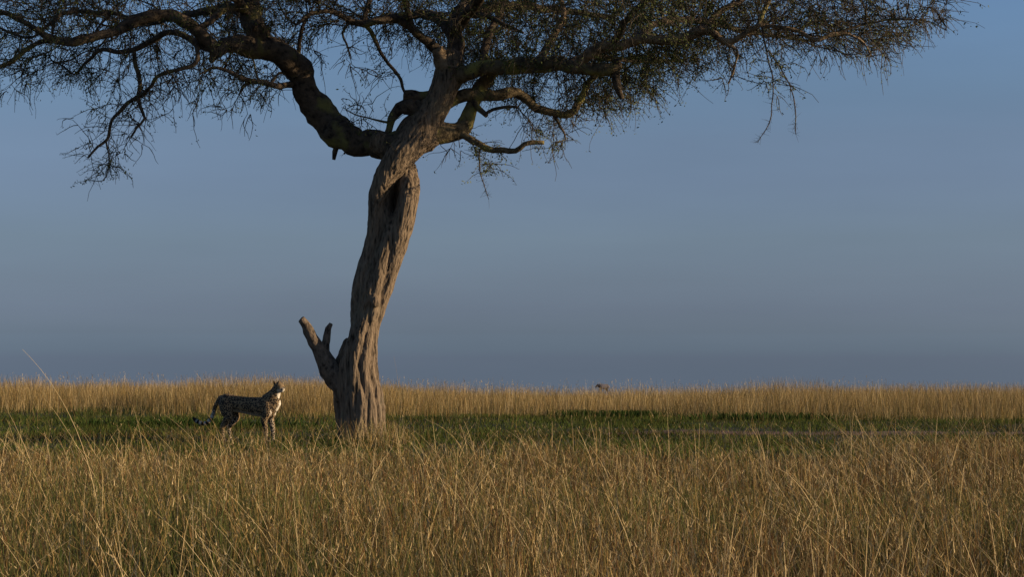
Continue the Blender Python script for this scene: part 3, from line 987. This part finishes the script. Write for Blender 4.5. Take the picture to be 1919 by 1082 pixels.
    for q in range(6):
        fr = rng.uniform(0, 1, n)[:, None]
        b = tipp * (1 - fr) + top2 * fr
        ch = colours(n, dict(straw=3, gold=2, grey=1))
        v, f, cc, _ = blades(b, rng.uniform(-.02, .03, n), rng.normal(0, .012, (n, 2)), rng.uniform(.003, .006, n), ch, ch, 1, 1.0)
        A.add(v, f, cc)
    # -- broken and bent stalks lying across
    x, d = scatter(520, 5.5, 24, .8)
    n = len(x)
    base = np.stack([x, d, ground_z(x, d) + rng.uniform(.12, .36, n)], 1)
    s = np.where(rng.random(n) < .6, -1, 1)
    lean = np.stack([s * rng.uniform(.15, .6, n), rng.normal(0, .2, n)], 1)
    c = colours(n, dict(straw=4, gold=2))
    v, f, cc, _ = blades(base, rng.uniform(.05, .40, n), lean, rng.uniform(.0035, .0060, n) * (.7 + d / 22), c, c, 6, rng.uniform(.8, 1.3, n), rng.uniform(.0, .8, n))
    A.add(v, f, cc)
    # -- the few stalks that stand out singly
    def hero(p0, p1, p2, D, w, cname='straw'):
        a = np.array([P(*p0, D - DT), P(*p1, D - DT), P(*p2, D - DT)])
        t = np.linspace(0, 1, 15)[:, None]
        c_ = a[0] * (1 - t) ** 2 + 2 * a[1] * t * (1 - t) + a[2] * t ** 2
        wv = np.linspace(w, w * .35, 15)[:, None]
        sd_ = np.array([.8, .6, .0])
        v_ = np.stack([c_ - sd_ * wv / 2, c_ + sd_ * wv / 2], 1).reshape(-1, 3)
        i_ = np.arange(14) * 2
        A.add(v_, np.stack([i_, i_ + 1, i_ + 3, i_ + 2], -1).reshape(-1), np.tile(PAL[cname], (30, 1)))
    hero((190, 1010), (170, 780), (42, 655), 10.5, .0040)
    hero((215, 960), (110, 770), (80, 745), 12, .0032)
    hero((180, 985), (235, 860), (262, 785), 13, .0036)
    hero((760, 900), (757, 760), (738, 668), 17, .0035, 'grey')
    hero((1260, 920), (1255, 850), (1250, 772), 19, .005)
    hero((1600, 960), (1590, 840), (1600, 770), 18, .005)
    hero((1700, 900), (1640, 850), (1600, 775), 19, .006)
    hero((820, 1040), (900, 880), (960, 850), 12, .006)
    hero((960, 850), (1010, 845), (1060, 900), 12, .004)
    hero((1330, 905), (1370, 830), (1390, 848), 15, .006)
    hero((1545, 1000), (1500, 880), (1435, 872), 12, .0065)
    hero((1720, 920), (1760, 870), (1820, 858), 12, .006)
    hero((1000, 1044), (1060, 1000), (1115, 972), 9.5, .006)
    o = A.build('tall_grass', M_GRASS)
    tag(o, 'tall dry golden brown grass filling the foreground', 'grass', kind='stuff')


tall_grass()


def far_grass():
    A = Acc()
    def edge(x):
        return 44.0 + 2.6 * (fbm(x, x * 0, .3, 33) - .5) * 2 + 1.5 * (vnoise(x, x * 0, 1.6, 36) - .5) - 2.0 * smoothstep(2, 10, x) + 1.0 * smoothstep(-2, 3, x) * (1 - smoothstep(3, 7, x))
    for (n0, d0, d1, ws) in ((110000, 38, 52, 1.0), (60000, 50, 66, 1.25), (22000, 64, 110, 1.9)):
        x, d = scatter(n0, d0, d1, 1.2, 1.1)
        e = edge(x)
        k = (d > e + np.where(rng.random(n0) < .26, rng.normal(-1.2, 1.3, n0), rng.normal(.5, .8, n0))) & (rng.random(n0) < .35 + 1.1 * fbm(x, d, .5, 7)); x, d, e = x[k], d[k], e[k]
        n = len(x)
        base = np.stack([x, d, ground_z(x, d)], 1)
        h = (.40 + .32 * fbm(x, d, .35, 8) + .26 * (vnoise(x, d, 1.3, 6) - .5) + .26 * (vnoise(x, d * .6, .22, 62) - .5)) * rng.uniform(.5, 1.32, n)
        h = h * .95 * (.40 + .60 * smoothstep(-1.2, 2.0, d - e))
        lean = rng.normal(0, .19, (n, 2)) * h[:, None]
        c = colours(n, dict(gold=5, straw=3, brown=1.0, olive=1.6), .14) * .90
        foot = c * .7 + PAL['olive'] * .3
        v, f, cc, cen = blades(base, h, lean, rng.uniform(.004, .009, n) * ws, foot, c, 2, 1.6)
        A.add(v, f, cc)
    # taller single stems with plumes along the skyline
    x, d = scatter(2600, 44, 75, 1.0, 1.1)
    n = len(x)
    base = np.stack([x, d, ground_z(x, d)], 1)
    h = rng.uniform(.62, 1.0, n) * (.8 + .3 * fbm(x, d, .4, 2))
    c = colours(n, dict(straw=3, gold=2, grey=1))
    v, f, cc, cen = blades(base, h, rng.normal(-.03, .10, (n, 2)), rng.uniform(.004, .008, n), c, c, 3, 1.8)
    A.add(v, f, cc)
    tipp, top2 = cen[:, -1], cen[:, -2]
    for q in range(3):
        fr = rng.uniform(0, .6, n)[:, None]
        b = tipp * (1 - fr) + top2 * fr
        v, f, cc, _ = blades(b, rng.uniform(-.03, .06, n), rng.normal(0, .02, (n, 2)), rng.uniform(.008, .014, n), c, c, 1, 1.0)
        A.add(v, f, cc)
    o = A.build('distant_grass', M_GRASS)
    tag(o, 'band of tall golden grass along the skyline beyond the green turf', 'grass', kind='stuff')


far_grass()


def turf():
    A = Acc()
    n0 = 120000
    x, d = scatter(n0, 20, 47, 1.0, 1.1)
    a, b = path_edges(np.clip(x, 1.3, None))
    on = (x > 1.3) & (d > a) & (d < b)
    k = ~on | (rng.random(n0) < .30)
    g = fbm(x, d, .8, 14)
    k &= rng.random(n0) < .35 + 1.1 * smoothstep(.3, .6, g)
    x, d, g = x[k], d[k], g[k]
    n = len(x)
    base = np.stack([x, d, ground_z(x, d) - .005], 1)
    h = rng.uniform(.03, .10, n) * (.5 + 1.1 * fbm(x, d * .6, .6, 15))
    dry = smoothstep(.52, .70, fbm(x, d * 1.7, .38, 16))[:, None]
    c = colours(n, dict(green=6, olive=1.0), .35) * np.array([.82, .80, .72])
    cd = colours(n, dict(olive=2, brown=1), .3) * .7
    m_ = rng.random((n, 1)) < dry * .55
    c = np.where(m_, cd, c) * (.55 + .9 * fbm(x, d * .7, .55, 77))[:, None]
    ang = rng.uniform(0, 2 * np.pi, n); sp = h * rng.uniform(.2, 1.2, n)
    v, f, cc, _ = blades(base, h, np.stack([np.cos(ang) * sp, np.sin(ang) * sp], 1), rng.uniform(.010, .022, n), c, c, 1, 1.4)
    A.add(v, f, cc)
    # thin scattered stems on the turf
    n = 3600
    x, d = scatter(n, 23, 46, 1.0, 1.1)
    k = rng.random(n) < smoothstep(.42, .62, fbm(x, d, .7, 17)) + .12; x, d = x[k], d[k]; n = len(x)
    base = np.stack([x, d, ground_z(x, d)], 1)
    c = colours(n, dict(olive=3, gold=1, green=3)) * .8
    v, f, cc, _ = blades(base, rng.uniform(.14, .42, n), rng.normal(0, .06, (n, 2)), rng.uniform(.004, .009, n), c, c, 2, 1.6)
    A.add(v, f, cc)
    # low blades, darkened to stand for shadowed hollows under the far grass
    for (xm, dm, sx, n) in ((2.75, 44.0, .42, 1500), (1.55, 44.6, .25, 500), (-6.5, 37, 1.3, 900), (5.6, 41, .8, 600)):
        x, d = rng.normal(xm, sx, n), rng.normal(dm, .35, n)
        base = np.stack([x, d, ground_z(x, d)], 1)
        c = colours(n, dict(green=1), .35) * np.array([.42, .52, .50])
        v, f, cc, _ = blades(base, rng.uniform(.06, .20, n), rng.normal(0, .06, (n, 2)), rng.uniform(.02, .045, n), c, c, 2, 1.4)
        A.add(v, f, cc)
    o = A.build('short_grass', M_TURF)
    tag(o, 'short green turf under the tree between the two bands of tall grass', 'grass', kind='stuff')


turf()


# ------------------------------------------------------------------ animals
def col_attr(me, name, c):
    a = me.color_attributes.new(name, 'FLOAT_COLOR', 'POINT')
    q = np.ones((len(c), 4), dtype=np.float32); q[:, :3] = c
    a.data.foreach_set('color', q.ravel())


def chain(pts, step=.03, sides=14):
    c = catmull(np.array(pts, float), step)
    return (c[:, :3], np.maximum(c[:, 3], .004), sides)


def cheetah():
    ch = []
    torso = [(-.53, 0, .70, .085), (-.44, 0, .685, .125), (-.28, 0, .648, .132), (-.08, 0, .618, .140), (.14, 0, .597, .155), (.30, 0, .593, .166), (.42, 0, .615, .145), (.485, 0, .66, .115)]
    ch.append(chain(torso, .03, 20))
    ch.append(chain([(.34, 0, .68, .13), (.43, 0, .745, .122), (.485, 0, .805, .105), (.520, 0, .862, .090), (.55, 0, .893, .080)], .03, 16))
    # head: skull, cheeks, muzzle, chin
    hx, hz = .575, .908
    ch.append(chain([(hx - .04, 0, hz, .078), (hx, 0, hz + .008, .088), (hx + .040, 0, hz, .076)], .015, 16))
    ch.append(chain([(hx + .035, 0, hz - .008, .060), (hx + .075, 0, hz - .016, .050), (hx + .098, 0, hz - .018, .042)], .012, 12))
    ch.append(chain([(hx + .03, 0, hz - .040, .046), (hx + .085, 0, hz - .048, .032)], .012, 12))
    for s in (-1, 1):
        ch.append(chain([(hx + .0, s * .042, hz - .015, .040), (hx + .05, s * .03, hz - .02, .032)], .012, 10))
        ch.append(chain([(hx - .035, s * .055, hz + .060, .034), (hx - .050, s * .066, hz + .088, .025), (hx - .058, s * .072, hz + .108, .010)], .01, 10))
    # fore legs: right (near) upright, left (far) a little ahead
    for s, dx in ((-1, -.03), (1, .03)):
        ch.append(chain([(.37, s * .085, .60, .095), (.38 + dx * .3, s * .10, .50, .085), (.345 + dx * .6, s * .10, .40, .066), (.37 + dx, s * .092, .29, .050), (.385 + dx, s * .09, .19, .041), (.385 + dx, s * .09, .10, .035), (.39 + dx, s * .09, .05, .036), (.43 + dx, s * .09, .030, .032), (.47 + dx, s * .09, .026, .026)], .02, 12))
    for s, dx in ((-1, .0), (1, .05)):
        ch.append(chain([(-.43, s * .075, .65, .12), (-.40 + dx * .3, s * .095, .54, .115), (-.36 + dx, s * .10, .43, .090), (-.41 + dx, s * .095, .34, .064), (-.475 + dx, s * .09, .255, .046), (-.470 + dx, s * .09, .16, .037), (-.46 + dx, s * .09, .07, .036), (-.43 + dx, s * .09, .032, .034), (-.385 + dx, s * .09, .026, .027)], .02, 12))
    tail = [(-.53, 0, .72, .045), (-.60, .0, .67, .040), (-.655, .0, .58, .036), (-.685, 0, .48, .034), (-.74, .0, .385, .034), (-.83, .0, .32, .034), (-.94, 0, .325, .034), (-1.03, .0, .365, .036), (-1.07, 0, .40, .024)]
    tc_ = catmull(np.array(tail), .012)
    ch.append((tc_[:, :3], tc_[:, 3], 12))
    me = fuse('cheetah', ch, .0105, 5)
    co = get_co(me).astype(float); no = get_no(me)
    # trunk of a cat is deeper than wide
    tor = (np.abs(co[:, 0]) < .6) & (co[:, 2] > .42)
    co[tor, 1] *= .86
    # ---- coat: tawny above, pale below, on throat, chest and inside the legs
    x, y, z = co.T
    tawny = np.array([.235, .155, .078]); pale = np.array([.66, .58, .46])
    f = smoothstep(-.55, -.95, no[:, 2]) * (z > .40) * (x < .42)
    thr = smoothstep(.80, .96, no[:, 0] - .25 * no[:, 2]) * smoothstep(.40, .50, x) * (z > .45) * (x < hx + .02)
    chin = smoothstep(-.2, -.6, no[:, 2]) * (x > .53) * (z > .8)
    face = smoothstep(hx + .065, hx + .10, x) * (z < hz + .0) * .4
    leg = smoothstep(.30, .05, z) * .15
    inner = smoothstep(.2, .7, -no[:, 1] * np.sign(y)) * (z < .42) * (np.abs(x) < .6) * .4
    p = np.clip(np.maximum.reduce([f, thr, chin, face, leg, inner]), 0, 1)[:, None]
    c = tawny * (1 - p) + pale * p
    spot = np.ones(len(co)) * (1 - np.clip(np.maximum.reduce([f * .7, thr * .8, chin, face]), 0, 1))
    spot[(x > hx + .03) & (z > hz - .07)] *= .25
    # black tear line, nose, lips, ear backs
    dk = np.zeros(len(co))
    for s in (-1, 1):
        e = np.array([hx + .058, s * .040, hz + .022]); m_ = np.array([hx + .10, s * .030, hz - .035])
        t = np.clip(((co - e) @ (m_ - e)) / ((m_ - e) @ (m_ - e)), 0, 1)
        dk = np.maximum(dk, 1 - smoothstep(.009, .018, np.linalg.norm(co - (e + t[:, None] * (m_ - e)), axis=1)))
        dk = np.maximum(dk, (1 - smoothstep(.02, .04, np.linalg.norm(co - np.array([hx - .052, s * .062, hz + .075]), axis=1))) * .8)
    dk = np.maximum(dk, 1 - smoothstep(.014, .026, np.linalg.norm(co - np.array([hx + .138, 0, hz + .002]), axis=1)))
    # tail rings and dark tip
    dtl = np.linalg.norm(co[:, None, :] - tc_[None, :, :3], axis=2)
    ti = dtl.argmin(1) / (len(tc_) - 1); td = dtl.min(1)
    ont = (td < .06) & (x < -.575)
    band = smoothstep(-.30, .15, np.sin(ti * 2 * np.pi * 8.5)) * smoothstep(.25, .5, ti)
    tipd = smoothstep(.88, .93, ti)
    dk = np.where(ont, np.maximum(band, tipd), dk)
    c = np.where((ont & (ti > .3))[:, None], pale * .75, c)
    spot = np.where(ont & (ti > .35), 0, spot)
    c = c * (1 - dk[:, None]) + np.array([.014, .012, .010]) * dk[:, None]
    # rotate the head so that it looks along the picture, a little upwards
    HY, HP = R(-20), R(1)
    piv = np.array([.50, 0, .86])
    w = smoothstep(.45, .58, x + (z - .86) * .5) * (z > .76)
    ca, sa = np.cos(HY * w), np.sin(HY * w)
    q = co - piv
    q = np.stack([q[:, 0] * ca - q[:, 1] * sa, q[:, 0] * sa + q[:, 1] * ca, q[:, 2]], 1)
    cp, sp_ = np.cos(HP * w), np.sin(HP * w)
    q = np.stack([q[:, 0] * cp - q[:, 2] * sp_, q[:, 1], q[:, 0] * sp_ + q[:, 2] * cp], 1)
    co2 = np.where(w[:, None] > 0, q + piv, co)
    co2[:, 0] *= .93
    set_co(me, co2)
    col_attr(me, 'coat', c); col_attr(me, 'spotty', np.repeat(spot[:, None], 3, 1))
    m, t, b_ = mat('spotted_coat')
    at = node(t, 'ShaderNodeAttribute'); at.attribute_name = 'coat'
    sa_ = node(t, 'ShaderNodeAttribute'); sa_.attribute_name = 'spotty'
    tcn = node(t, 'ShaderNodeTexCoord')
    vo = node(t, 'ShaderNodeTexVoronoi'); vo.inputs['Scale'].default_value = 38; vo.inputs['Randomness'].default_value = .72
    t.links.new(tcn.outputs['Object'], vo.inputs['Vector'])
    cr = cramp(t, [(.46, (1, 1, 1)), (.57, (0, 0, 0))])
    t.links.new(vo.outputs['Distance'], cr.inputs[0])
    mu = node(t, 'ShaderNodeMath', operation='MULTIPLY')
    t.links.new(cr.outputs[0], mu.inputs[0]); t.links.new(sa_.outputs['Fac'], mu.inputs[1])
    cfin = mixc(t, mu.outputs[0], at.outputs['Color'], (.016, .013, .011))
    t.links.new(cfin, b_.inputs['Base Color'])
    b_.inputs['Roughness'].default_value = .75
    o = link('cheetah', me, m)
    A_ = R(14)
    o.rotation_euler = (0, 0, -A_)
    X, Y = (467 - W / 2) * 29.5 / F, 29.5
    o.scale = (.965, .965, .985)
    o.location = (X, Y, float(ground_z(X, Y)) - .002)
    tag(o, 'spotted cheetah standing left of the trunk with its head raised to the right', 'cheetah')
    # eyes
    me_, te, be = mat('cheetah_eye')
    be.inputs['Base Color'].default_value = (.10, .045, .012, 1); be.inputs['Roughness'].default_value = .12
    for s in (-1, 1):
        bm = bmesh.new(); bmesh.ops.create_uvsphere(bm, u_segments=12, v_segments=8, radius=.0125)
        mm = bpy.data.meshes.new('eye'); bm.to_mesh(mm); bm.free()
        e = np.array([hx + .054, s * .055, hz + .028]) - piv
        e = np.array([e[0] * math.cos(HY) - e[1] * math.sin(HY), e[0] * math.sin(HY) + e[1] * math.cos(HY), e[2]])
        e = np.array([e[0] * math.cos(HP) - e[2] * math.sin(HP), e[1], e[0] * math.sin(HP) + e[2] * math.cos(HP)]) + piv
        eo = bpy.data.objects.new('eye', mm); mm.materials.append(me_); col.objects.link(eo)
        eo.parent = o; eo.location = (e[0] * .93, e[1], e[2])
    return o


cheetah()


def far_animal():
    ch = [chain([(-.62, 0, .98, .17), (-.45, 0, .98, .24), (-.1, 0, .98, .26), (.25, 0, 1.0, .28), (.48, 0, 1.06, .22), (.60, 0, 1.06, .17)], .06),
          chain([(.48, 0, 1.08, .18), (.66, 0, 1.10, .14), (.80, 0, 1.08, .10)], .05),
          chain([(.80, 0, 1.10, .105), (.92, 0, 1.02, .085), (1.04, 0, .90, .062)], .04),
          chain([(-.70, 0, 1.05, .03), (-.80, 0, .85, .025), (-.82, 0, .55, .03)], .05, 8)]
    for s in (-1, 1):
        ch.append(chain([(.80, s * .05, 1.16, .035), (.78, s * .16, 1.20, .02)], .03, 8))
        ch.append(chain([(.82, s * .05, 1.18, .026), (.78, s * .09, 1.32, .018), (.74, s * .08, 1.42, .008)], .03, 8))
        ch.append(chain([(.36, s * .14, .95, .15), (.36, s * .14, .68, .075), (.37, s * .13, .42, .045), (.36, s * .13, .12, .034), (.39, s * .13, .03, .045)], .05, 10))
        ch.append(chain([(-.50, s * .13, .95, .17), (-.42, s * .14, .70, .10), (-.56, s * .13, .45, .050), (-.53, s * .13, .12, .034), (-.50, s * .13, .03, .045)], .05, 10))
    me = fuse('antelope', ch, .03, 3)
    co = get_co(me)
    k = smoothstep(.35, .7, co[:, 0])[:, None]
    col_attr(me, 'coat', np.array([.105, .092, .100]) * (1 - k) + np.array([.035, .032, .038]) * k)  # grey of the distance haze put into the coat colour
    m, t, b_ = mat('hazed_coat')
    at = node(t, 'ShaderNodeAttribute'); at.attribute_name = 'coat'
    t.links.new(at.outputs['Color'], b_.inputs['Base Color'])
    o = link('antelope', me, m)
    D = 195.0
    X = (1131 - W / 2) * D / F
    zt = EYE - (711 - HOR) * D / F
    o.location = (X, D, float(ground_z(X, D)))
    o.scale = (.92, .95, 1.05)
    o.rotation_euler = (0, 0, R(180 + 25))
    tag(o, 'tiny distant haze-greyed animal whose back shows above the grass on the skyline', 'antelope')


far_animal()
